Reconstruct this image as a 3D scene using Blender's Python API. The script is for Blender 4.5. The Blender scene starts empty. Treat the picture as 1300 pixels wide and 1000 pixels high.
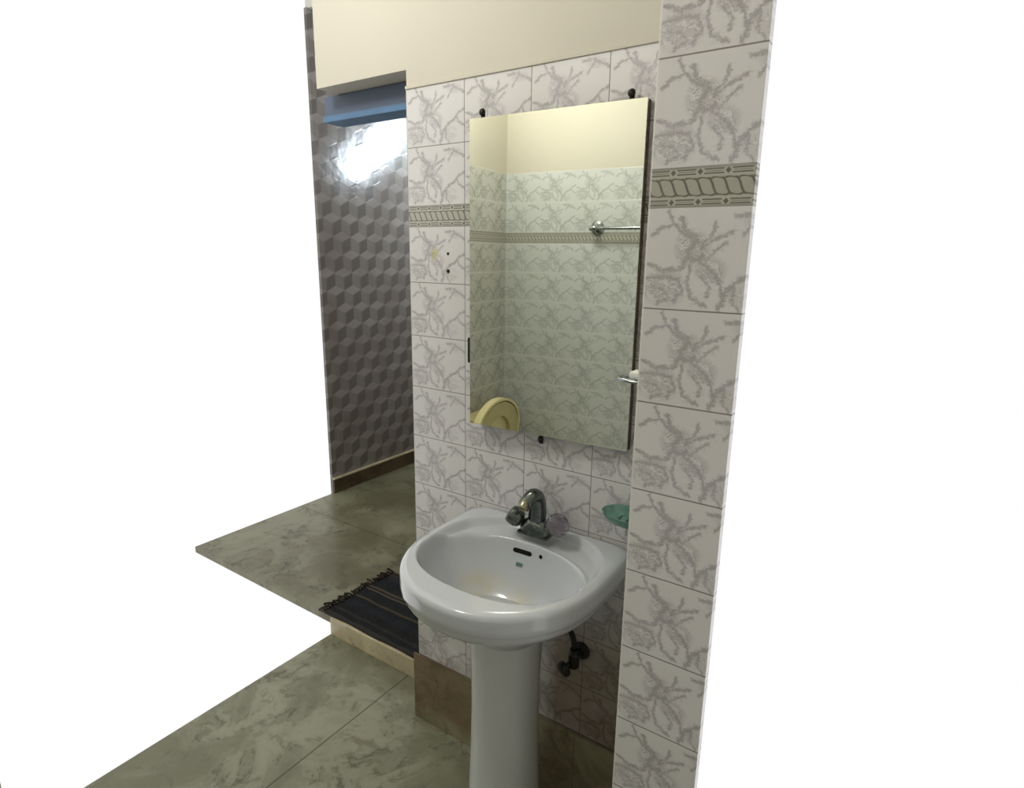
import bpy, bmesh, math, random
from mathutils import Vector, Matrix
random.seed(7)
C = bpy.context.scene.collection
PI = math.pi

# ------------------------------------------------------------------ measures (metres, floor = 0)
TW, TH, BH = .1977, .15, .0544       # wall tile width / height, border height
ZB = 1.644                           # top of the decorative border
ZTOP = ZB + 2 * TH                   # top of the tiling beside the basin
ZSK = ZB - BH - 9 * TH               # bottom of the wall tiles
WX0, WX1 = -.198, .6685                # wall behind the basin
PX0, PX1, PY = .6485, .80, -.368     # pier beside the basin
Z2 = .074                            # raised floor beyond the doorway
YO, XL = -1.6594, -.7276             # opposite wall, left wall
XF = -1.83                           # far wall of the passage
CEIL = 2.75

# ------------------------------------------------------------------ node maths helper
class E:
    def __init__(s, nt, v): s.nt, s.v = nt, v
    def _m(s, op, *a, clamp=False):
        n = s.nt.nodes.new('ShaderNodeMath'); n.operation = op; n.use_clamp = clamp
        for i, q in enumerate((s,) + a):
            if isinstance(q, E): s.nt.links.new(q.v, n.inputs[i])
            else: n.inputs[i].default_value = q
        return E(s.nt, n.outputs[0])
    def __add__(s, o): return s._m('ADD', o)
    def __sub__(s, o): return s._m('SUBTRACT', o)
    def __mul__(s, o): return s._m('MULTIPLY', o)
    def __truediv__(s, o): return s._m('DIVIDE', o)
    def fract(s): return s._m('FRACT')
    def floor(s): return s._m('FLOOR')
    def abs(s): return s._m('ABSOLUTE')
    def sin(s): return s._m('SINE')
    def sqrt(s): return s._m('SQRT')
    def min(s, o): return s._m('MINIMUM', o)
    def max(s, o): return s._m('MAXIMUM', o)
    def lt(s, o): return s._m('LESS_THAN', o)
    def gt(s, o): return s._m('GREATER_THAN', o)
    def clamp(s): return s._m('ADD', 0., clamp=True)
    def inv(s): return E(s.nt, s.v)._rsub()
    def _rsub(s):
        n = s.nt.nodes.new('ShaderNodeMath'); n.operation = 'SUBTRACT'; n.inputs[0].default_value = 1
        s.nt.links.new(s.v, n.inputs[1]); return E(s.nt, n.outputs[0])
    def step(s, a, b):   # smooth map a..b -> 0..1
        n = s.nt.nodes.new('ShaderNodeMapRange'); n.interpolation_type = 'SMOOTHSTEP'
        s.nt.links.new(s.v, n.inputs[0]); n.inputs[1].default_value = a; n.inputs[2].default_value = b
        return E(s.nt, n.outputs[0])

def col(r, g, b):        # sRGB 0..255 -> linear
    f = lambda c: (c / 255) / 12.92 if c <= 10 else ((c / 255 + .055) / 1.055) ** 2.4
    return (f(r), f(g), f(b), 1)

def new_mat(name):
    m = bpy.data.materials.new(name); m.use_nodes = True
    nt = m.node_tree; b = nt.nodes['Principled BSDF']
    return m, nt, b

def mixc(nt, fac, a, b, mode='MIX'):
    n = nt.nodes.new('ShaderNodeMix'); n.data_type = 'RGBA'; n.blend_type = mode
    if isinstance(fac, E): nt.links.new(fac.v, n.inputs[0])
    else: n.inputs[0].default_value = fac
    for i, q in ((6, a), (7, b)):
        if isinstance(q, tuple): n.inputs[i].default_value = q
        else: nt.links.new(q, n.inputs[i])
    return n.outputs[2]

def noise(nt, vec, scale, detail=3, rough=.5, dist=0, out=0):
    n = nt.nodes.new('ShaderNodeTexNoise'); n.inputs['Scale'].default_value = scale
    n.inputs['Detail'].default_value = detail; n.inputs['Roughness'].default_value = rough
    n.inputs['Distortion'].default_value = dist
    if vec is not None: nt.links.new(vec, n.inputs['Vector'])
    return n.outputs[out]

def combine(nt, x, y, z=0.):
    n = nt.nodes.new('ShaderNodeCombineXYZ')
    for i, q in enumerate((x, y, z)):
        if isinstance(q, E): nt.links.new(q.v, n.inputs[i])
        else: n.inputs[i].default_value = q
    return n.outputs[0]

def objpos(nt):
    g = nt.nodes.new('ShaderNodeTexCoord'); s = nt.nodes.new('ShaderNodeSeparateXYZ')
    nt.links.new(g.outputs['Object'], s.inputs[0])
    return g.outputs['Object'], [E(nt, s.outputs[i]) for i in range(3)]

def bump(nt, b, h, strength=.3, dist=.002):
    n = nt.nodes.new('ShaderNodeBump'); n.inputs['Strength'].default_value = strength
    n.inputs['Distance'].default_value = dist
    nt.links.new(h.v if isinstance(h, E) else h, n.inputs['Height'])
    nt.links.new(n.outputs[0], b.inputs['Normal'])

# ------------------------------------------------------------------ printed vein pattern of one wall tile, as polylines in tile u,v
VEINS = [  # (points, half width)
    ([(.18, .97), (.205, .86), (.29, .76), (.40, .68)], .013),
    ([(.27, .90), (.32, .78), (.41, .67)], .015),
    ([(.06, .73), (.12, .81), (.23, .84)], .010),
    ([(.53, .84), (.51, .73), (.44, .64)], .009),
    ([(.66, .76), (.54, .70), (.44, .60)], .008),
    ([(.47, .50), (.54, .57), (.62, .66)], .008),
    ([(.40, .68), (.33, .58), (.37, .50), (.45, .53)], .018),
    ([(.36, .52), (.28, .42), (.16, .39), (.03, .45)], .014),
    ([(.42, .50), (.52, .40), (.60, .27), (.63, .13), (.60, .03)], .014),
    ([(.37, .44), (.345, .28), (.39, .12), (.50, .05)], .010),
    ([(.45, .34), (.52, .24), (.49, .14)], .007),
    ([(.04, .31), (.15, .34), (.28, .30), (.31, .19), (.25, .08)], .011),
    ([(.07, .23), (.17, .20), (.22, .12), (.12, .06)], .008),
    ([(.63, .18), (.71, .30), (.83, .38), (.92, .49), (.99, .52)], .014),
    ([(.70, .28), (.69, .14), (.74, .02)], .010),
    ([(.99, .79), (.90, .84), (.79, .92), (.67, .90)], .011),
    ([(.83, .89), (.77, .82), (.73, .74)], .008),
    ([(.86, .42), (.91, .33), (.99, .28)], .009),
]
def vein_group():
    g = bpy.data.node_groups.new('tile_print', 'ShaderNodeTree')
    g.interface.new_socket('UV', in_out='INPUT', socket_type='NodeSocketVector')
    g.interface.new_socket('Vein', in_out='OUTPUT', socket_type='NodeSocketFloat')
    gi = g.nodes.new('NodeGroupInput'); go = g.nodes.new('NodeGroupOutput')
    src = gi.outputs[0]
    nz = noise(g, src, 9, 3, .6, 0, 1)
    def vm(op, a, b=None, s=None, out=0):
        n = g.nodes.new('ShaderNodeVectorMath'); n.operation = op
        for i, q in enumerate((a, b)):
            if q is None: continue
            if isinstance(q, tuple): n.inputs[i].default_value = q
            else: g.links.new(q, n.inputs[i])
        if s is not None:
            if isinstance(s, (int, float)): n.inputs['Scale'].default_value = s
            else: g.links.new(s, n.inputs['Scale'])
        return n.outputs[out]
    d = vm('SUBTRACT', nz, (.5, .5, .5)); d = vm('SCALE', d, s=.085)
    d = vm('MULTIPLY', d, (1, 1, 0)); p = vm('ADD', src, d)
    nz2 = noise(g, src, 38, 2, .6, 0, 1)
    d = vm('SUBTRACT', nz2, (.5, .5, .5)); d = vm('MULTIPLY', d, (.05, .05, 0)); p = vm('ADD', p, d)
    AS = (1.32, 1, 1)
    p = vm('MULTIPLY', p, AS)
    best = None
    for pts, w in VEINS:
        for (x0, y0), (x1, y1) in zip(pts, pts[1:]):
            a = (x0 * 1.32, y0, 0); bx, by = (x1 - x0) * 1.32, y1 - y0; L2 = bx * bx + by * by
            pa = vm('SUBTRACT', p, a)
            t = vm('DOT_PRODUCT', pa, (bx / L2, by / L2, 0), out=1)
            tc = E(g, t).clamp()
            q = vm('SCALE', (bx, by, 0), s=tc.v)
            dd = E(g, vm('DISTANCE', pa, q, out=1)) - w
            best = dd if best is None else best.min(dd)
    n1 = E(g, noise(g, src, 26, 3, .65)); n2 = E(g, noise(g, src, 70, 2, .6))
    sx_ = g.nodes.new('ShaderNodeSeparateXYZ'); g.links.new(src, sx_.inputs[0]); U, V = E(g, sx_.outputs[0]), E(g, sx_.outputs[1])
    v = (best - (n1 - .46) * .058).step(.026, -.014) * (n2.step(.28, .55) * .5 + .5)
    def blob(cx, cy, rx, ry):
        a, b_ = (U - cx) / rx, (V - cy) / ry
        return (a * a + b_ * b_).step(1.25, .25)
    area_ = blob(.37, .60, .15, .20).max(blob(.17, .22, .19, .20)).max(blob(.52, .40, .13, .14)).max(blob(.76, .16, .14, .13) * .6).max(blob(.84, .86, .13, .09) * .6)
    n3 = E(g, noise(g, src, 13, 4, .62, .8)); n4 = E(g, noise(g, src, 24, 3, .6, .5))
    scrib = (n3 - .5).abs().step(.034, .008).max((n4 - .5).abs().step(.030, .006) * .7) * area_ * .95
    smoke = area_ * n3.step(.44, .60) * .42
    halo = best.step(.07, .0) * n1.step(.50, .64) * .30
    g.links.new(v.max(halo).max(scrib).max(smoke).v, go.inputs[0])
    return g
VG = vein_group()

def tile_material(name, axis, u0, grout_w=.0016, zoff=0., stain_shade=False, edge_x=None, vertical=True, light_grout=False, base=(217, 215, 214), vein=(162, 157, 163)):
    """glazed marble-print wall tile laid along the given axis, with the rope border strip; the print repeats in every tile"""
    m, nt, b = new_mat(name)
    pos, xyz = objpos(nt)
    u = (xyz[axis] - u0) / TW; z = xyz[2] + zoff
    fu = u.fract()
    up = (z - ZB) / TH; dn = (z - (ZB - BH)) / TH
    above = z.gt(ZB); below = z.lt(ZB - BH)
    fv = up.fract() * above + dn.fract() * above.inv()
    g = nt.nodes.new('ShaderNodeGroup'); g.node_tree = VG
    nt.links.new(combine(nt, fu, fv), g.inputs[0])
    vein_f = E(nt, g.outputs[0])
    inborder = (above + below).inv().clamp()
    # grout
    du = (fu.min(fu.inv())) * TW; dv = (fv.min(fv.inv())) * TH
    gr = du.min(dv * above.max(below) + inborder) if vertical else dv * above.max(below) + inborder
    grout = gr.step(grout_w, grout_w * .35)
    edge = gr.step(.006, .001)
    big = E(nt, noise(nt, pos, 1.6, 2)); fine = E(nt, noise(nt, pos, 9, 3))
    c0 = mixc(nt, big.step(.35, .65), col(*base), col(base[0] - 7, base[1] - 7, base[2] - 9))
    vcol = mixc(nt, fine.step(.4, .6), col(*vein), col(vein[0] - 10, vein[1] - 8, vein[2] - 16))
    c1 = mixc(nt, vein_f * .72, c0, vcol)
    # border strip: rope between two rows of bars and lozenges
    bz = (z - (ZB - BH)) / BH            # 0..1
    bu = (xyz[axis] - u0 + .003) / .0395        # bar period
    ru = (xyz[axis] - u0) / .0192        # rope period
    yy = (bz - .5) / .23
    r1 = (ru + yy * .24 + (yy * yy * yy * .16))
    fr = r1.fract()
    strand = (fr.min(fr.inv())).step(.15, .03)
    inrope = yy.abs().step(1.04, .96)
    edge_r = (yy.abs() + ((fr - .5) * (fr - .5) * 1.1) - .98).abs().step(.13, .03)
    rope = (strand * inrope).max(edge_r * yy.abs().lt(1.25))
    fb = bu.fract()
    by = (bz - .88).abs().min((bz - .12).abs())
    bar_in = (fb - .5).abs()
    bar = (by - .055).abs().step(.028, .006) * bar_in.step(.37, .34) + by.step(.02, .008) * bar_in.step(.33, .30) * .5
    loz = (((fb.min(fb.inv())) * .0395 / .0042) + by / .085).step(1.1, .8)
    rails = (bz - .72).abs().min((bz - .28).abs()).step(.02, .006) * .55 + (bz - .98).abs().min((bz - .02).abs()).step(.022, .006) * .5
    motif = rope.max(bar).max(loz).max(rails).clamp()
    bc = mixc(nt, motif, mixc(nt, inrope * .5, col(188, 187, 177), col(174, 173, 162)), col(122, 120, 111))
    c2 = mixc(nt, inborder, c1, bc)
    c3 = mixc(nt, grout * .8, c2, col(222, 222, 216) if light_grout else col(124, 119, 112))
    if edge_x is not None: c3 = mixc(nt, xyz[0].step(edge_x + .004, edge_x + .002) * .6, c3, col(232, 230, 224))
    if stain_shade:   # basin shadow tinted in right of the pedestal, grime low down, a yellow smear
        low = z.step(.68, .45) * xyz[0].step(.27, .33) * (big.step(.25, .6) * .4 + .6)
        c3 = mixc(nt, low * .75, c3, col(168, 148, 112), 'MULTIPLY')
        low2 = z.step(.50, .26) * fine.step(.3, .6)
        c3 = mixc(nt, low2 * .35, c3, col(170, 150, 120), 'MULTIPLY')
        dx = (xyz[0] - (-.106)) / .016; dz = (z - 1.517) / .021
        sm = (dx * dx + dz * dz).step(1.3, .1) * E(nt, noise(nt, pos, 120, 2)).step(.38, .62)
        c3 = mixc(nt, sm * .8, c3, col(196, 190, 110))
    nt.links.new(c3, b.inputs['Base Color'])
    b.inputs['Roughness'].default_value = .22
    b.inputs['Specular IOR Level'].default_value = .45
    h = (grout.inv() * .8 + (motif.inv() * inborder) * .4 + fine * .12)
    bump(nt, b, h, .35, .0015)
    return m

def paint_material(name, c, c2=None, rough=.75):
    m, nt, b = new_mat(name); pos, xyz = objpos(nt)
    n = E(nt, noise(nt, pos, 1.3, 3)); n2 = E(nt, noise(nt, pos, 60, 2))
    nt.links.new(mixc(nt, n.step(.3, .7), col(*c), col(*(c2 or tuple(v - 7 for v in c)))), b.inputs['Base Color'])
    b.inputs['Roughness'].default_value = rough
    bump(nt, b, n2, .08, .002)
    return m

def marble_material(name, a, bcol, vein, rough=.3, scale=3.5, joints=None):
    m, nt, b = new_mat(name); pos, xyz = objpos(nt)
    n1 = E(nt, noise(nt, pos, scale, 6, .62, .6)); n2 = E(nt, noise(nt, pos, scale * 3.1, 6, .7, .9)); n3 = E(nt, noise(nt, pos, scale * .6, 3, .6))
    c = mixc(nt, n1.step(.36, .64), col(*a), col(*bcol))
    c = mixc(nt, n2.step(.52, .68) * .55, c, col(*vein))
    c = mixc(nt, ((n1 - .5).abs()).step(.02, .002) * n2.step(.4, .6) * .5, c, col(*[v - 25 for v in vein]))
    c = mixc(nt, n3.step(.55, .75) * .35, c, col(*[min(255, v + 22) for v in a]))
    if joints:
        j = None
        for ax, off, per, w in joints:
            f = ((xyz[ax] - off) / per).fract(); dd = f.min(f.inv()) * per
            s = dd.step(w, w * .3); j = s if j is None else j.max(s)
        c = mixc(nt, j * .7, c, col(70, 66, 54))
    nt.links.new(c, b.inputs['Base Color']); b.inputs['Roughness'].default_value = rough
    return m

def plain(name, c, rough=.4, metal=0., var=6, scale=30, **kw):
    m, nt, b = new_mat(name); pos, _ = objpos(nt)
    n = E(nt, noise(nt, pos, scale, 3))
    nt.links.new(mixc(nt, n.step(.3, .7), col(*c), col(*[max(0, v - var) for v in c])), b.inputs['Base Color'])
    b.inputs['Roughness'].default_value = rough; b.inputs['Metallic'].default_value = metal
    for k, v in kw.items(): b.inputs[k].default_value = v
    return m

M = {}
M['tile_back'] = tile_material('glazed_tile_back', 0, 0., stain_shade=True)
M['tile_pier'] = tile_material('glazed_tile_pier', 0, PX0 - .001, edge_x=PX0, base=(224, 222, 222))
M['tile_front'] = tile_material('glazed_tile_front', 0, XL, zoff=.009, vertical=False, light_grout=True, base=(208, 210, 208), vein=(168, 170, 169))
M['tile_left'] = tile_material('glazed_tile_left', 1, YO, zoff=.009, vertical=False, light_grout=True, base=(200, 200, 194), vein=(154, 152, 148))
M['cream'] = paint_material('cream_wall_paint', (206, 201, 188))
M['ceiling'] = paint_material('ceiling_white', (225, 222, 212))
M['floor'] = marble_material('floor_marble', (158, 158, 138), (128, 128, 106), (104, 98, 78), .33, 4.0, [(0, -.37, .62, .004), (1, .125, .92, .004)])
M['floor2'] = marble_material('passage_marble', (138, 136, 114), (112, 108, 86), (86, 82, 62), .35, 3.2, [(1, .75, 1.2, .004)])
def skirting():
    m, nt, b = new_mat('mottled_brown_marble'); pos, xyz = objpos(nt)
    n1 = E(nt, noise(nt, pos, 5, 6, .62, .6)); n2 = E(nt, noise(nt, pos, 13, 6, .7, .9))
    c = mixc(nt, n1.step(.38, .62), col(160, 154, 126), col(132, 124, 98))
    c = mixc(nt, n2.step(.52, .68) * .5, c, col(104, 92, 68))
    line = (xyz[0] + .22) * .75 + (xyz[2] - .07).abs() * .2 + (n1 - .5) * .35
    br = line.step(.28, .14) * xyz[2].step(.03, .075)
    c = mixc(nt, br * .85, c, mixc(nt, n2.step(.4, .65), col(136, 118, 94), col(114, 98, 76)))
    c = mixc(nt, (n2 - .56).abs().step(.02, .004) * n1.step(.45, .6) * .6, c, col(110, 62, 44))
    jd = ((xyz[0] - .385).abs()).step(.003, .001).max(xyz[2].step(ZSK - .005, ZSK - .002))
    c = mixc(nt, jd * .35, c, col(70, 60, 48))
    nt.links.new(c, b.inputs['Base Color']); b.inputs['Roughness'].default_value = .3
    return m
M['skirt'] = skirting()
M['skirt2'] = marble_material('dark_brown_marble', (96, 82, 62), (76, 66, 48), (58, 46, 34), .35, 7.0)
M['step'] = marble_material('cream_marble', (206, 196, 166), (186, 176, 148), (160, 140, 110), .35, 5.0)
M['porcelain'] = plain('white_porcelain', (216, 218, 219), .12, 0, 4, 3, **{'Coat Weight': .6, 'Coat Roughness': .05})
M['chrome'] = plain('chrome', (176, 182, 180), .14, 1.0, 26, 60)
M['chrome_worn'] = plain('worn_chrome', (138, 144, 141), .22, 1.0, 26, 160)
M['brass'] = plain('yellowed_chrome', (172, 168, 146), .22, 1.0, 30, 90)
M['black'] = plain('black_plastic', (26, 26, 24), .5)
M['dark'] = plain('dark_hole', (12, 11, 10), .8)
M['rust'] = plain('rusty_dark_metal', (66, 60, 56), .5, .5, 26, 200)
M['white_plastic'] = plain('white_soap', (236, 236, 228), .4)
M['cream_plastic'] = plain('cream_ceramic', (206, 196, 152), .25, 0, 8, 6)
M['cream_edge'] = plain('cream_ceramic_light', (236, 226, 184), .25, 0, 8, 6)
M['cream_dark'] = plain('cream_ceramic_shade', (184, 168, 116), .3, 0, 8, 6)
M['board'] = plain('mirror_backing_board', (104, 92, 78), .6, 0, 26, 60)
M['hose'] = plain('grey_hose', (74, 74, 70), .4, .6, 20, 120)
M['sticker'] = plain('grey_blue_sticker', (120, 140, 142), .4, 0, 12, 300)
M['sticker_white'] = plain('pale_sticker', (196, 204, 204), .4)

def mirror_mat():
    m, nt, b = new_mat('mirror_silver'); pos, _ = objpos(nt)
    n = E(nt, noise(nt, pos, 5, 2))
    nt.links.new(mixc(nt, n.step(.3, .7), col(246, 248, 240), col(243, 246, 236)), b.inputs['Base Color'])
    b.inputs['Metallic'].default_value = 1; b.inputs['Roughness'].default_value = .012
    return m
M['mirror'] = mirror_mat()

def glassy(name, c, rough=.1, trans=.8):
    m, nt, b = new_mat(name); pos, _ = objpos(nt)
    n = E(nt, noise(nt, pos, 20, 2))
    nt.links.new(mixc(nt, n.step(.3, .7), col(*c), col(*[max(0, v - 12) for v in c])), b.inputs['Base Color'])
    b.inputs['Roughness'].default_value = rough; b.inputs['Transmission Weight'].default_value = trans
    b.inputs['IOR'].default_value = 1.49
    return m
M['acrylic'] = glassy('smoky_acrylic', (190, 184, 192), .05, .85)
M['green'] = glassy('green_plastic', (156, 198, 184), .15, .6)

def far_tile():
    """glossy grey tile printed with rows of faceted cubes and small dots"""
    m, nt, b = new_mat('faceted_grey_tile'); pos, xyz = objpos(nt)
    S = .128
    nz = noise(nt, pos, 14, 2, .5, 0, 1)
    v = (xyz[2]) / (S * .8); row = v.floor(); par = (row * .5).fract()   # 0 / .5
    u = xyz[1] / S + par; fu = u.fract(); fv = v.fract()
    wob = E(nt, noise(nt, pos, 12, 2)) - .5
    x = fu - .5 + wob * .10; y_ = fv + wob * .08
    topf = (x.abs() + (y_ - .70).abs() * 1.7 - .5).step(.08, -.08)
    side = x.step(-.10, .10); upper = y_.step(.66, .74)
    flank = side * upper.inv() + side.inv() * upper
    shade = (flank.inv() * .55) * topf.inv() + topf * .95
    dot = ((x * x) + (fv - .95) * (fv - .95)).sqrt().step(.10, .045)
    p4 = ((u.floor() + row * 1.0) * .3333).fract().lt(.2)
    c = mixc(nt, shade, col(112, 106, 102), col(148, 142, 138))
    c = mixc(nt, E(nt, noise(nt, pos, 5, 2)).step(.4, .65) * .35, c, col(112, 100, 94))
    c = mixc(nt, dot * p4 * .75, c, col(52, 56, 66))
    nt.links.new(c, b.inputs['Base Color']); b.inputs['Roughness'].default_value = .20
    b.inputs['Specular IOR Level'].default_value = .6
    bump(nt, b, shade * .3 + wob * 1.5, .22, .004)
    return m
M['far'] = far_tile()

def frame_mat():
    m, nt, b = new_mat('blue_grey_paint'); pos, xyz = objpos(nt)
    n = E(nt, noise(nt, pos, 9, 3))
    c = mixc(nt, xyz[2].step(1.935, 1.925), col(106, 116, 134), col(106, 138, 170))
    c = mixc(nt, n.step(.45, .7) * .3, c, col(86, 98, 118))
    nt.links.new(c, b.inputs['Base Color']); b.inputs['Roughness'].default_value = .4
    return m
M['blue'] = frame_mat()

def rug_mat():
    m, nt, b = new_mat('woven_stripes'); pos, xyz = objpos(nt)
    y = xyz[1]; w = E(nt, noise(nt, pos, 8, 2)) - .5
    t = y + w * .004
    n = nt.nodes.new('ShaderNodeValToRGB'); nt.links.new(((t - .13) / .42).v, n.inputs[0])
    cr = n.color_ramp; cr.interpolation = 'CONSTANT'
    st = [(0, (60, 58, 54)), (.04, (26, 28, 32)), (.10, (50, 48, 46)), (.13, (24, 26, 28)), (.22, (30, 34, 42)), (.30, (22, 25, 32)), (.36, (84, 76, 60)),
          (.39, (28, 31, 36)), (.44, (26, 28, 34)), (.52, (96, 88, 72)), (.545, (36, 34, 34)), (.57, (90, 82, 66)), (.60, (26, 30, 36)), (.68, (24, 28, 36)), (.78, (36, 40, 48)), (.84, (60, 48, 38)), (.87, (52, 44, 38)), (.93, (30, 32, 38))]
    cr.elements[0].position = 0; cr.elements[0].color = col(*st[0][1]); cr.elements[1].position = st[1][0]; cr.elements[1].color = col(*st[1][1])
    for p_, c_ in st[2:]:
        e = cr.elements.new(p_); e.color = col(*c_)
    wv = (xyz[0] * 900).sin() * .5 + .5
    c = mixc(nt, wv * .25, n.outputs[0], col(20, 20, 22))
    c = mixc(nt, E(nt, noise(nt, pos, 160, 2)).step(.5, .75) * .3, c, col(96, 92, 84))
    nt.links.new(c, b.inputs['Base Color']); b.inputs['Roughness'].default_value = .95
    bump(nt, b, (wv + (y * 1100).sin()), .5, .002)
    return m
M['rug'] = rug_mat()
M['fringe'] = plain('fringe_yarn', (66, 56, 44), .95, 0, 46, 25)

# ------------------------------------------------------------------ mesh helpers
def obj(name, bm, mat, parent=None, smooth=False, loc=None):
    me = bpy.data.meshes.new(name); bmesh.ops.recalc_face_normals(bm, faces=bm.faces); bm.to_mesh(me); bm.free()
    for mm in (mat if isinstance(mat, list) else [mat]): me.materials.append(mm)
    o = bpy.data.objects.new(name, me); C.objects.link(o)
    if smooth:
        for p in me.polygons: p.use_smooth = True
        if smooth != 'all': me.set_sharp_from_angle(angle=math.radians(38))
    if parent: o.parent = parent
    if loc: o.location = loc
    return o
def struct(name, bm, mat, **k):
    o = obj(name, bm, mat, **k); o['kind'] = 'structure'; return o
def tag(o, label, cat, group=None):
    o['label'] = label; o['category'] = cat
    if group: o['group'] = group
    return o
def thing(name, label, cat, loc, rz=0, group=None):
    o = bpy.data.objects.new(name, None); C.objects.link(o); o.location = loc; o.rotation_euler = (0, 0, rz)
    o.empty_display_size = .05
    return tag(o, label, cat, group)
def box(bm, x0, x1, y0, y1, z0, z1, bev=0, seg=2, mi=0):
    r = bmesh.ops.create_cube(bm, size=1)
    vs = r['verts']
    for v in vs:
        v.co = Vector(((x0 + x1) / 2 + v.co.x * (x1 - x0), (y0 + y1) / 2 + v.co.y * (y1 - y0), (z0 + z1) / 2 + v.co.z * (z1 - z0)))
    fs = list({f for v in vs for f in v.link_faces})
    for f in fs: f.material_index = mi
    if bev:
        es = list({e for v in vs for e in v.link_edges})
        bmesh.ops.bevel(bm, geom=es, offset=bev, segments=seg, profile=.7, affect='EDGES')
    return bm
def B(*a, **k): return box(bmesh.new(), *a, **k)
def lathe(bm, prof, n=40, mat=None, caps=True, sx=1, sy=1):
    """prof: list of (radius, z)"""
    rings = []
    for r, z in prof:
        rings.append([bm.verts.new((mat or Matrix()) @ Vector((r * sx * math.cos(2 * PI * i / n), r * sy * math.sin(2 * PI * i / n), z))) for i in range(n)])
    for a, b_ in zip(rings, rings[1:]):
        for i in range(n): bm.faces.new((a[i], a[(i + 1) % n], b_[(i + 1) % n], b_[i]))
    if caps:
        bm.faces.new(rings[0]); bm.faces.new(rings[-1])
    return bm
def align(p, d):
    return Matrix.Translation(Vector(p)) @ Vector((0, 0, 1)).rotation_difference(Vector(d)).to_matrix().to_4x4()
def tube(bm, pts, rad, n=16, closed=False, sx=1., sy=1., up=None):
    pts = [Vector(p) for p in pts]; N = len(pts)
    rr = rad if isinstance(rad, (list, tuple)) else [rad] * N
    rings = []; prev = None
    for i, p in enumerate(pts):
        if closed: t = (pts[(i + 1) % N] - pts[i - 1]).normalized()
        else: t = (pts[min(i + 1, N - 1)] - pts[max(i - 1, 0)]).normalized()
        if prev is None:
            ref = Vector(up) if up else (Vector((0, 0, 1)) if abs(t.z) < .9 else Vector((0, 1, 0)))
            a = t.cross(ref).normalized()
        else:
            a = (prev - t * prev.dot(t)).normalized()
        prev = a; b_ = t.cross(a)
        rings.append([bm.verts.new(p + (a * math.cos(2 * PI * k / n) * sx + b_ * math.sin(2 * PI * k / n) * sy) * rr[i]) for k in range(n)])
    m_ = N if closed else N - 1
    for i in range(m_):
        a, b_ = rings[i], rings[(i + 1) % N]
        for k in range(n): bm.faces.new((a[k], a[(k + 1) % n], b_[(k + 1) % n], b_[k]))
    if not closed: bm.faces.new(rings[0]); bm.faces.new(rings[-1])
    return bm
def bez(p0, p1, p2, p3, n=12):
    p0, p1, p2, p3 = map(Vector, (p0, p1, p2, p3)); o = []
    for i in range(n + 1):
        t = i / n; o.append(p0 * (1 - t) ** 3 + p1 * 3 * t * (1 - t) ** 2 + p2 * 3 * t * t * (1 - t) + p3 * t ** 3)
    return o

# ------------------------------------------------------------------ the setting
DZ = 1.989                                                    # underside of the lintel
struct('wall_back', B(WX0, WX1, 0, .2, 0, ZTOP), M['tile_back'])
bm = bmesh.new(); box(bm, WX0, WX1, .003, .2, ZTOP, CEIL); box(bm, -.56, WX0, .003, .2, DZ, CEIL)
bmesh.ops.remove_doubles(bm, verts=bm.verts, dist=1e-5)
struct('wall_back_upper', bm, M['cream'])
struct('trim_1', B(WX0 - .0, PX0 - .002, -.0035, .004, ZTOP - .004, ZTOP + .004, bev=.0015), M['cream'])
bm = bmesh.new(); box(bm, WX0 - .016, PX0 - .002, -.009, -.0005, 0.0, ZSK, bev=.003)
struct('baseboard_back', bm, M['skirt'])
bm = bmesh.new(); box(bm, PX0, PX1, PY, PY + .02, 0, CEIL, bev=.0015); box(bm, PX0 + .0002, PX0 + .02, PY + .019, -.0005, 0, CEIL)
struct('wall_right', bm, M['tile_pier'])
struct('wall_front', B(XL, 1.30, YO - .1, YO, 0, ZTOP - .009), M['tile_front'])
struct('wall_front_upper', B(XL, 1.30, YO - .1, YO, ZTOP - .009, CEIL), M['cream'])
struct('wall_left', B(XL - .1, XL, YO, -.95, 0, ZTOP - .009), M['tile_left'])
struct('wall_left_upper', B(XL - .1, XL, YO, -.95, ZTOP - .009, CEIL), M['cream'])
struct('wall_far_right', B(1.30, 1.4, YO - .1, -.75, 0, CEIL), M['cream'])
struct('ceiling', B(XL - .1, 1.4, YO - .1, .2, CEIL, CEIL + .1), M['ceiling'])
struct('floor', B(-.80, 1.4, YO - .1, .125, -.03, 0), M['floor'])
# the passage beyond the doorway
struct('floor_passage', B(XF, .05, .128, 2.6, Z2 - .03, Z2), M['floor2'])
struct('trim_2', B(-.80, .05, .120, .150, 0, Z2 + .001, bev=.003), M['step'])
struct('wall_passage', B(XF - .02, XF, .99, 2.6, 0, CEIL), M['far'])
struct('wall_passage_end', B(XF - .02, .05, 2.6, 2.7, 0, CEIL), M['cream'])
struct('wall_passage_right', B(0., .05, .2, 2.6, Z2, CEIL), M['cream'])
struct('ceiling_passage', B(XF - .02, .05, 1.0, 2.7, CEIL, CEIL + .1), M['ceiling'])
bm = bmesh.new(); box(bm, XF, XF + .014, .99, 2.6, Z2, Z2 + .086, bev=.002)
sk = struct('baseboard_passage', bm, M['skirt2'])
struct('trim_3', B(XF, XF + .017, .99, 2.6, Z2 + .0865, Z2 + .098, bev=.003), M['step'])
# painted door head under the lintel
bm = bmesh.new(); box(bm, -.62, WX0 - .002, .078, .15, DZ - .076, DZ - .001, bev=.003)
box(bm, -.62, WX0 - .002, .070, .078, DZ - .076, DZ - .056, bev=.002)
struct('door_1', bm, M['blue'])

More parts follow.
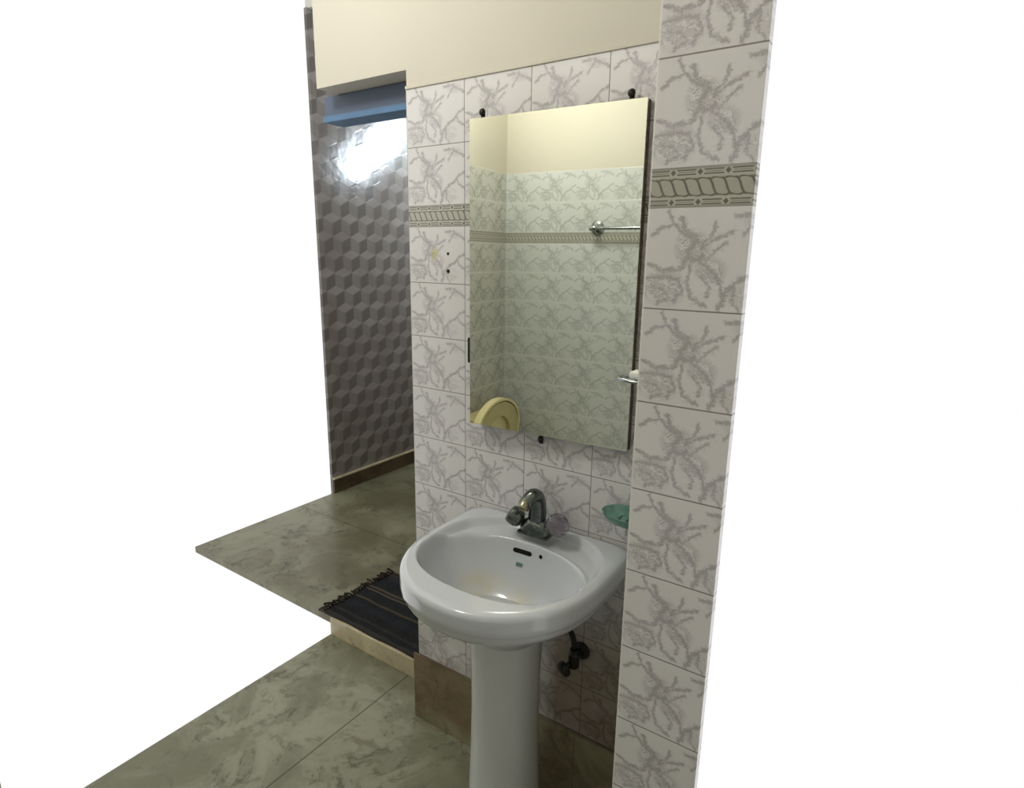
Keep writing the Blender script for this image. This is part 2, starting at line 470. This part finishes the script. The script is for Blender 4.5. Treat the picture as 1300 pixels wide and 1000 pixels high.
# two old screw holes in the tile left of the mirror
for k, (x, z, r, lab) in enumerate([(-.057, ZB - .125, .0032, 'small round black screw hole, upper of two left of the mirror'), (-.057, ZB - .171, .0042, 'chipped black screw hole, lower of two left of the mirror')]):
    bm = lathe(bmesh.new(), [(r * 1.0, 0), (r * 1.25, .0008), (r * .9, .0012), (r * .45, .0006)], 14, align((x, .0002, z), (0, -1, 0)))
    tag(obj('screw_hole', bm, M['dark'], smooth=True), lab, 'screw hole', 'screw holes left of the mirror')

# ------------------------------------------------------------------ mirror
mir = thing('wall_mirror', 'tall frameless rectangular mirror hung on the marble-print tiles', 'mirror', (.2735, -.0345, ZB - .1875), math.atan(-.0529) * -1)
W2, H2 = .2205, .3775
G = 0.006
obj('glass', B(-W2, W2, -.0005, .0045, -H2, H2), M['mirror'], mir)
obj('backing_board', B(-W2 + .001, W2 + .0005, .005, .0215, -H2 + .001, H2 - .001, bev=.001), M['board'], mir)
def clip(x, z, up, name='mounting_clip'):
    bm = bmesh.new()
    box(bm, x - .0055, x + .0055, .010, .014, z - .004 if up > 0 else z - .024, z + .014 if up > 0 else z + .004, bev=.002)
    lathe(bm, [(.0075, 0), (.0085, .003), (.007, .006), (.003, .008)], 16, align((x, .011, z + .012 * up), (0, -1, 0)))
    return obj(name, bm, M['rust'], mir, smooth=True)
clip(-.190, H2 + .002, 1); clip(.182, H2 + .002, 1); clip(-.010, -H2 - .001, -1)
o = obj('side_clip', B(-W2 - .0085, -W2 - .001, .001, .018, -.215, -.150, bev=.001), M['black'], mir); o['label'] = 'narrow black clip on the left edge'

# ------------------------------------------------------------------ pedestal basin
SX, SZ = .289, .834
def outline(th):
    """basin outline radius in direction th about (0,-.2)"""
    c, s = math.cos(th), math.sin(th)
    a = .239
    b_, n = (.199, 9.) if s > 0 else (.258, 2.12)
    return 1 / ((abs(c) / a) ** n + (abs(s) / b_) ** n) ** (1 / n)
def sm(x, a, b_):
    t = max(0, min(1, (x - a) / (b_ - a))); return t * t * (3 - 2 * t)
def topz(x, y, off):
    z = 0.
    if off < .014: z -= .016 * (1 - math.sqrt(max(0, 1 - (1 - off / .014) ** 2)))
    r2 = ((abs(x) / .212) ** 2.5 + (abs(y + .198) / .182) ** 2.5) ** (1 / 2.5)
    z -= .021 * sm(-r2, -1.02, -.915)
    bx, by = x / .206, (y + .243) / (.143 if y > -.243 else .145)
    rho = (abs(bx) ** 2.25 + abs(by) ** 2.25) ** (1 / 2.25)
    if rho < 1.06:
        lip = .005 * math.exp(-((rho - 1.0) / .035) ** 2) * (1 if by > 0 else 0)
        z += lip
    if rho < 1:
        g = 1 - rho ** 3.3
        z -= .140 * g
    # tap platform stays level with the rim at the back
    return SZ + z
bm = bmesh.new(); NT = 240
ths = [2 * PI * (i + .5) / NT for i in range(NT)]
prof_under = [(.30, .60), (.36, .635), (.43, .662), (.54, .692), (.68, .716), (.80, .734), (.88, .747), (.93, .757), (.96, .765), (.977, .773), (.985, .781), (.992, .785), (1.0, .788), (1.0, .80), (1.0, .81), (1.0, .8165)]
rings = []
def at_frac(th, f):
    r = outline(th) * f; return r * math.cos(th), -.2 + r * math.sin(th)
for f, z in prof_under:
    ring = []
    for th in ths:
        x, y = at_frac(th, f)
        if z < .75:
            y2 = -.2 + (y + .2) * (1.0)
        ring.append(bm.verts.new((x, min(y, -.001), z)))
    rings.append(ring)
fr = [1 - .0010 * 1.35 ** k for k in range(12)]
fr = [f for f in fr if f > .93] + [.93 - .93 * (k / 90) ** 1.0 for k in range(1, 90)]
for f in fr:
    ring = []
    for th in ths:
        x, y = at_frac(th, f); r = outline(th)
        off = r * (1 - f)
        ring.append(bm.verts.new((x, min(y, -.001), topz(x, y, off))))
    rings.append(ring)
for a, b_ in zip(rings, rings[1:]):
    for i in range(NT): bm.faces.new((a[i], a[(i + 1) % NT], b_[(i + 1) % NT], b_[i]))
cv = bm.verts.new((0, -.2, topz(0, -.2, .2)))
for i in range(NT): bm.faces.new((rings[-1][i], rings[-1][(i + 1) % NT], cv))
bm.faces.new(rings[0])
basin = thing('pedestal_basin', 'white porcelain pedestal wash basin standing against the tiled wall under the mirror', 'basin', (SX, 0, 0))
def basin_mat():
    m, nt, b = new_mat('white_porcelain_stained'); pos, xyz = objpos(nt)
    n = E(nt, noise(nt, pos, 14, 4, .6, .4)); n2 = E(nt, noise(nt, pos, 3, 2))
    dx = (xyz[0] + .045) / .11; dy = (xyz[1] + .195) / .065
    s = (dx * dx + dy * dy).step(1.3, .05) * xyz[2].step(.755, .715) * n.step(.3, .65)
    c = mixc(nt, n2.step(.3, .7), col(204, 207, 210), col(198, 201, 204))
    c = mixc(nt, s * .75, c, col(206, 196, 158))
    nt.links.new(c, b.inputs['Base Color']); b.inputs['Roughness'].default_value = .13
    b.inputs['Coat Weight'].default_value = .5; b.inputs['Coat Roughness'].default_value = .06
    return m
bowl = obj('bowl', bm, basin_mat(), basin, smooth='all')
# pedestal column
bm = bmesh.new()
pr = [(.108, .0), (.108, .012), (.100, .03), (.094, .10), (.089, .20), (.0845, .32), (.083, .44), (.084, .54), (.088, .62), (.096, .668), (.102, .69)]
lathe(bm, pr, 64, Matrix.Translation((-.001, -.205, 0)), sx=1, sy=1.05)
obj('pedestal', bm, M['porcelain'], basin, smooth='all')
# overflow slot, small hole and maker's sticker on the back wall of the bowl; drain at the bottom
def wall_y(x, z):
    lo, hi = -.24, -.097
    for _ in range(40):
        mid = (lo + hi) / 2
        if topz(x, mid, .1) > z: hi = mid
        else: lo = mid
    return (lo + hi) / 2
def patch(x0, x1, z0, z1, rnd, lift=.0006, tilt=0., n=28, m=8):
    bm = bmesh.new(); g = []
    for j in range(m + 1):
        row = []
        for i in range(n + 1):
            s, t = i / n, j / m
            z = z0 + (z1 - z0) * t; hh = (z1 - z0) / 2
            cut = 0
            if rnd:
                q = abs(t - .5) * 2; cut = hh * (1 - math.sqrt(max(0, 1 - q * q)))
            x = x0 + cut + (x1 - x0 - 2 * cut) * s
            zz = z + tilt * (x - (x0 + x1) / 2)
            y = wall_y(x, zz)
            sl = 1e-3; dy = (wall_y(x, zz + sl) - y) / sl
            nn = Vector((0, -1, dy)).normalized()
            row.append(bm.verts.new(Vector((x, y, zz)) + nn * lift))
        g.append(row)
    for a, b_ in zip(g, g[1:]):
        for i in range(n): bm.faces.new((a[i], a[i + 1], b_[i + 1], b_[i]))
    return bm
o = obj('overflow_slot', patch(-.048, .006, .787, .798, True), M['dark'], basin, smooth='all'); o['label'] = 'dark slot'
obj('chain_hole', patch(.027, .037, .790, .800, True, n=10, m=10), M['dark'], basin, smooth='all')
st = obj('sticker', patch(-.036, -.012, .756, .777, False, .0005), M['sticker_white'], basin, smooth='all')
obj('sticker_print', patch(-.032, -.013, .7575, .766, False, .0009), M['sticker'], st, smooth='all')
bm = lathe(bmesh.new(), [(.030, .6835), (.030, .6865), (.022, .6875), (.017, .6845), (.003, .684)], 32, Matrix.Translation((0, -.243, .0015)))
obj('drain', bm, M['chrome_worn'], basin, smooth=True)

# ------------------------------------------------------------------ mixer tap
TZ = SZ - .004
tap = thing('mixer_tap', 'worn chrome mixer tap with two knobs on the back ledge of the basin', 'tap', (.2825, -.070, TZ + .001))
bm = bmesh.new(); box(bm, -.043, .043, -.023, .023, 0, .007, bev=.003)
obj('base_plate', bm, M['chrome_worn'], tap, smooth=True)
bm = bmesh.new()   # low saddle shaped body
sec = []
for x, hw, h in [(-.040, .012, .018), (-.034, .018, .026), (-.022, .021, .034), (0, .0225, .040), (.022, .021, .034), (.034, .018, .026), (.040, .012, .018)]:
    sec.append([bm.verts.new((x, hw * math.cos(t) * 1.0, .0065 + max(0, h) * max(0, math.sin(t)) ** .8)) for t in [PI * k / 12 for k in range(13)]])
for a, b_ in zip(sec, sec[1:]):
    for i in range(12): bm.faces.new((a[i], a[i + 1], b_[i + 1], b_[i]))
bm.faces.new(sec[0]); bm.faces.new(sec[-1])
obj('body', bm, M['chrome_worn'], tap, smooth=True)
bm = bmesh.new()
pts = bez((0, .004, .03), (0, .012, .118), (0, -.008, .120), (0, -.056, .098), 18)
rad = [.0245 - .0075 * (i / 18) for i in range(19)]
tube(bm, pts, rad, 20, sx=1.0, sy=.82)
obj('spout', bm, M['chrome_worn'], tap, smooth='all')
d = (pts[-1] - pts[-2]).normalized(); d = Vector((0, -.75, -.66)).normalized()
bm = lathe(bmesh.new(), [(.0125, -.006), (.0145, 0), (.0145, .013), (.0135, .016), (.0115, .0165), (.010, .014)], 24, align(pts[-1] - d * .004, d))
o = obj('aerator', bm, M['brass'], tap, smooth=True); o['label'] = 'yellowed chrome nozzle'
for s, mat_, nm in ((-1, 'chrome', 'chrome-look faceted knob'), (1, 'acrylic', 'smoky translucent knob')):
    base = Vector((s * .034, -.002, .020)); dr = Vector((s * .80, -.05 if s > 0 else -.30, .60)).normalized()
    kb = bmesh.new(); lathe(kb, [(.010, -.004), (.0115, .004), (.009, .010), (.008, .018)], 20, align(base, dr))
    stem = obj('knob_stem', kb, M['brass'] if s > 0 else M['chrome_worn'], tap, smooth=True)
    kb = bmesh.new()
    n_ = 16
    R_ = [(.012, .012), (.020, .016), (.0275, .027), (.0300, .039), (.0285, .048), (.022, .056), (.012, .060), (.002, .061)] if s > 0 else \
         [(.013, .008), (.020, .012), (.0245, .020), (.0250, .038), (.0215, .046), (.012, .049), (.002, .0495)]
    lathe(kb, R_, 10 if s < 0 else 14, align(base, dr))
    k_ = obj('knob', kb, M['chrome_worn'] if s < 0 else M['acrylic'], tap, smooth=(s < 0)); k_['label'] = nm

# ------------------------------------------------------------------ valve and hose under the basin
val = thing('angle_valve', 'dark chrome angle valve with hose on the wall under the basin', 'valve', (.392, 0, .50))
bm = bmesh.new(); lathe(bm, [(.024, .0), (.023, .006), (.012, .010), (.012, .045)], 24, align((0, -.0005, 0), (0, -1, 0)))
obj('flange', bm, M['hose'], val, smooth=True)
bm = bmesh.new(); lathe(bm, [(.013, -.022), (.015, -.018), (.015, .018), (.011, .022), (.011, .03)], 20, align((0, -.045, 0), (0, 0, 1)))
obj('body', bm, M['hose'], val, smooth=True)
bm = bmesh.new(); lathe(bm, [(.008, .0), (.008, .014), (.019, .016), (.021, .024), (.019, .032), (.006, .035)], 12, align((-.006, -.050, -.012), (-.35, -.8, -.30)))
obj('handle', bm, M['hose'], val, smooth=True)
bm = tube(bmesh.new(), bez((0, -.045, .028), (0, -.045, .09), (-.02, -.07, .10), (-.045, -.075, .150), 16), .0075, 12)
obj('hose', bm, M['hose'], val, smooth='all')

# ------------------------------------------------------------------ green soap dish on the wall beside the pier
sd = thing('soap_dish', 'translucent green plastic soap dish on the wall beside the tiled pier', 'soap dish', (.522, 0, .914))
bm = bmesh.new()
def dish(bm, a, b_, h, t):
    prof = [(.05, .0), (.5, .0005), (.78, .006), (.93, .016), (1.0, .026), (.985, .0275), (.95, .026), (.88, .016), (.74, .008), (.5, .003), (.05, .0025)]
    rings = []
    for r, z in prof:
        rings.append([bm.verts.new((a * r * math.cos(2 * PI * i / 48), -b_ - .003 + b_ * r * math.sin(2 * PI * i / 48) , z)) for i in range(48)])
    for p_, q_ in zip(rings, rings[1:]):
        for i in range(48): bm.faces.new((p_[i], p_[(i + 1) % 48], q_[(i + 1) % 48], q_[i]))
    bm.faces.new(rings[0]); bm.faces.new(rings[-1])
dish(bm, .068, .046, .03, .002)
obj('tray', bm, M['green'], sd, smooth='all')
obj('wall_plate', B(-.03, .03, -.006, .0006, -.004, .024), M['green'], sd)
for x in (-.03, -.01, .01, .03):
    obj('ridge', B(x - .002, x + .002, -.075, -.025, .0035, .0075, bev=.001), M['green'], sd)

# ------------------------------------------------------------------ chrome holder with white soap on the hidden side of the pier
ch = thing('soap_holder', 'small chrome holder with white bar, sticking out of the pier beside the mirror', 'soap holder', (PX0, -.215, 1.292))
bm = tube(bmesh.new(), [(-.052 + .048 * math.cos(2 * PI * k / 36), .028 * math.sin(2 * PI * k / 36), .0) for k in range(36)], .0032, 10, closed=True)
obj('ring', bm, M['chrome'], ch, smooth='all')
bm = bmesh.new()
for y in (-.014, 0, .014):
    hw = .048 * math.sqrt(1 - (y / .028) ** 2); tube(bm, [(-.052 - hw, y, -.001), (-.052, y, -.004), (-.052 + hw, y, -.001)], .0018, 8)
obj('wire_grid', bm, M['chrome'], ch, smooth='all')
bm = lathe(bmesh.new(), [(.016, .0005), (.016, .004), (.010, .007), (.006, .012)], 24, align((0, 0, .002), (-1, 0, 0)))
obj('wall_mount', bm, M['chrome'], ch, smooth=True)
sp = obj('white_soap_bar', B(-.073, -.017, -.016, .016, .0035, .0165, bev=.005, seg=4), M['white_plastic'], smooth=True, loc=(PX0, -.215, 1.292))
tag(sp, 'small white bar lying on the chrome holder beside the mirror', 'soap')

# ------------------------------------------------------------------ rug on the raised floor beyond the doorway
rug = thing('striped_rug', 'dark navy and grey striped woven rug with fringed end beyond the doorway', 'rug', (-.56, .33, Z2))
RX0, RX1, RY0, RY1 = -.845, -.215, .130, .520
bm = bmesh.new(); nx, ny = 60, 40; g = []
def rz_(x, y): return .0045 + .0018 * math.sin(x * 21 + y * 9) * math.sin(y * 17) + .0012 * math.sin(x * 47)
for lvl in (0, 1):
    gg = []
    for j in range(ny + 1):
        row = []
        for i in range(nx + 1):
            x = RX0 + (RX1 - RX0) * i / nx; y = RY0 + (RY1 - RY0) * j / ny
            xx = x + .004 * math.sin(y * 30); yy = y + .002 * math.sin(x * 25) + (.0 if j else .0)
            zz = Z2 + .002 + (rz_(x, y) + .003 if lvl else 0.0)
            row.append(bm.verts.new((xx, yy, zz)))
        gg.append(row)
    g.append(gg)
for lvl in (0, 1):
    for j in range(ny):
        for i in range(nx): bm.faces.new((g[lvl][j][i], g[lvl][j][i + 1], g[lvl][j + 1][i + 1], g[lvl][j + 1][i]))
for j in range(ny):
    for i in (0, nx): bm.faces.new((g[0][j][i], g[0][j + 1][i], g[1][j + 1][i], g[1][j][i]))
for i in range(nx):
    for j in (0, ny): bm.faces.new((g[0][j][i], g[0][j][i + 1], g[1][j][i + 1], g[1][j][i]))
w = obj('woven_body', bm, M['rug'], rug, smooth=True); w.matrix_parent_inverse = Matrix.Translation((.56, -.33, -Z2))
bm = bmesh.new()
y = RY0 + .006
while y < RY1 - .004:
    L = random.uniform(.018, .042); a = random.uniform(-.5, .5); x = RX0 + .004 * math.sin(y * 30)
    p = [(x + .004, y, Z2 + .008), (x - L * .4, y + a * L * .3, Z2 + .012 + random.uniform(0, .006)), (x - L, y + a * L, Z2 + .006 + random.uniform(0, .004))]
    tube(bm, p, [.0045, .0035, .0052], 7); y += random.uniform(.009, .016)
w = obj('fringe', bm, M['fringe'], rug, smooth='all'); w.matrix_parent_inverse = Matrix.Translation((.56, -.33, -Z2)); w['kind'] = 'stuff'

# ------------------------------------------------------------------ seen in the mirror: towel bar on the opposite wall
tb = thing('towel_bar', 'chrome towel bar on the opposite wall, seen in the mirror', 'towel bar', (-.207, YO, ZB + .012))
def flange(x, nm='end_bracket'):
    bm = bmesh.new(); lathe(bm, [(.034, .0005), (.034, .006), (.027, .012), (.011, .014), (.010, .052)], 28, align((x, 0, 0), (0, 1, 0)))
    lathe(bm, [(.004, -.022), (.012, -.018), (.0145, -.004), (.0145, .012), (.010, .018)], 24, align((x, .060, -.004), (1, 0, 0)))
    return obj(nm, bm, M['chrome'], tb, smooth=True)
flange(0); flange(.60)
obj('rail', lathe(bmesh.new(), [(.0075, 0), (.0075, .60)], 20, align((0, .060, -.004), (1, 0, 0))), M['chrome'], tb, smooth=True)

# ------------------------------------------------------------------ seen in the mirror: cream toilet with its seat and lid up
tl = thing('toilet', 'cream toilet with raised seat, reflected in the lower left corner of the mirror', 'toilet', (XL, -1.345, 0))
bm = bmesh.new()
def slab_ring(bm, xs, outs):
    rings = [[bm.verts.new(p) for p in r] for r in outs]
    for a, b_ in zip(rings, rings[1:]):
        for i in range(len(a)): bm.faces.new((a[i], a[(i + 1) % len(a)], b_[(i + 1) % len(a)], b_[i]))
    return rings
def bowl_ring(cx, ax, ay, z, n=40):
    return [(cx + (ax if math.cos(t) > 0 else ax * .8) * math.cos(t), ay * math.sin(t), z) for t in [2 * PI * k / n for k in range(n)]]
rs = slab_ring(bm, None, [bowl_ring(.26, .16, .10, 0), bowl_ring(.27, .15, .095, .06), bowl_ring(.30, .15, .09, .18), bowl_ring(.34, .20, .13, .28), bowl_ring(.36, .24, .175, .36), bowl_ring(.36, .25, .185, .39),
                           bowl_ring(.36, .245, .18, .40), bowl_ring(.38, .19, .13, .40), bowl_ring(.38, .15, .10, .33), bowl_ring(.36, .08, .06, .22)])
bm.faces.new(rs[0]); bm.faces.new(rs[-1])
obj('bowl', bm, M['cream_plastic'], tl, smooth='all')
obj('cistern', B(.003, .105, -.175, .175, .38, .72, bev=.02, seg=4), M['cream_plastic'], tl, smooth=True)
def arch(hw, ztop, zbot, rise, n=30):
    o = []
    for k in range(n + 1):
        t = PI * k / n; o.append((hw * math.cos(t), ztop - rise + rise * math.sin(t)))
    return [(hw * .80, zbot)] + o + [(-hw * .80, zbot)]
def arch_slab(bm, outer, inner, x0, x1):
    loops = []
    for pts_, x in ((outer, x0), (outer, x1), (inner, x1), (inner, x0)):
        if pts_ is None: continue
        loops.append([bm.verts.new((x, y, z)) for y, z in pts_])
    L = len(loops)
    for a in range(L if inner else L - 1):
        p_, q_ = loops[a], loops[(a + 1) % L]
        for i in range(len(p_)): bm.faces.new((p_[i], p_[(i + 1) % len(p_)], q_[(i + 1) % len(p_)], q_[i]))
    if not inner: bm.faces.new(loops[0]); bm.faces.new(loops[1])
bm = bmesh.new(); arch_slab(bm, arch(.225, .798, .42, .16), None, .112, .124); arch_slab(bm, arch(.225, .798, .42, .16), arch(.211, .784, .434, .148), .124, .150)
obj('lid', bm, M['cream_edge'], tl, smooth=True)
bm = bmesh.new(); arch_slab(bm, arch(.206, .778, .425, .146), arch(.120, .705, .52, .11), .126, .146)
obj('seat', bm, M['cream_plastic'], tl, smooth=True)
for s in (-1, 1):
    obj('hinge', lathe(bmesh.new(), [(.010, -.02), (.010, .02)], 14, align((.135, s * .09, .412), (0, 1, 0))), M['cream_edge'], tl, smooth=True)

# ------------------------------------------------------------------ light
def area(name, loc, target, sx_, sy_, power, color, spin=0):
    l = bpy.data.lights.new(name, 'AREA'); l.shape = 'RECTANGLE'; l.size = sx_; l.size_y = sy_; l.energy = power; l.color = color
    o = bpy.data.objects.new(name, l); C.objects.link(o); o.location = loc
    d_ = (Vector(target) - Vector(loc)).normalized()
    q = d_.to_track_quat('-Z', 'Y'); o.rotation_euler = (q.to_matrix() @ Matrix.Rotation(spin, 3, 'Z')).to_euler()
    return o
def bulb(name, loc, r, power, color):
    l = bpy.data.lights.new(name, 'POINT'); l.shadow_soft_size = r; l.energy = power; l.color = color
    o = bpy.data.objects.new(name, l); C.objects.link(o); o.location = loc; return o
bulb('bathroom_lamp', (-.30, -.92, 2.5), .10, 25.0, (.985, .99, .985))
area('passage_lamp', (-.9, 2.36, 2.36), (XF, 2.36, 2.36), .80, .17, 32.0, (.78, .90, 1.), spin=0)
bpy.data.objects['passage_lamp'].rotation_euler = Matrix(((0, 0, 1), (math.cos(.66), -math.sin(.66), 0), (math.sin(.66), math.cos(.66), 0))).to_euler()

w = bpy.data.worlds.new('daylight'); bpy.context.scene.world = w; w.use_nodes = True
nt = w.node_tree; bg = nt.nodes['Background']; bg.inputs[0].default_value = (1, 1, 1, 1); bg.inputs[1].default_value = 1.0

# ------------------------------------------------------------------ camera
f_, yaw, pitch, roll = 761.1911, .5937, .2271, .0148
fwd = Vector((-math.sin(yaw) * math.cos(pitch), math.cos(yaw) * math.cos(pitch), -math.sin(pitch)))
rt = Vector((math.cos(yaw), math.sin(yaw), 0)); up = rt.cross(fwd)
r_ = rt * math.cos(roll) + up * math.sin(roll); u_ = -rt * math.sin(roll) + up * math.cos(roll)
cam = bpy.data.cameras.new('camera'); cam.sensor_fit = 'HORIZONTAL'; cam.sensor_width = 36; cam.lens = f_ / 1300 * 36; cam.clip_start = .02
co = bpy.data.objects.new('camera', cam); C.objects.link(co)
mw = Matrix((r_, u_, -fwd)).transposed().to_4x4(); mw.translation = Vector((1.0118, -1.2678, ZB - .1269)); co.matrix_world = mw
sc = bpy.context.scene; sc.camera = co
sc.view_settings.view_transform = 'Standard'; sc.view_settings.look = 'None'; sc.view_settings.exposure = 0; sc.view_settings.gamma = .84
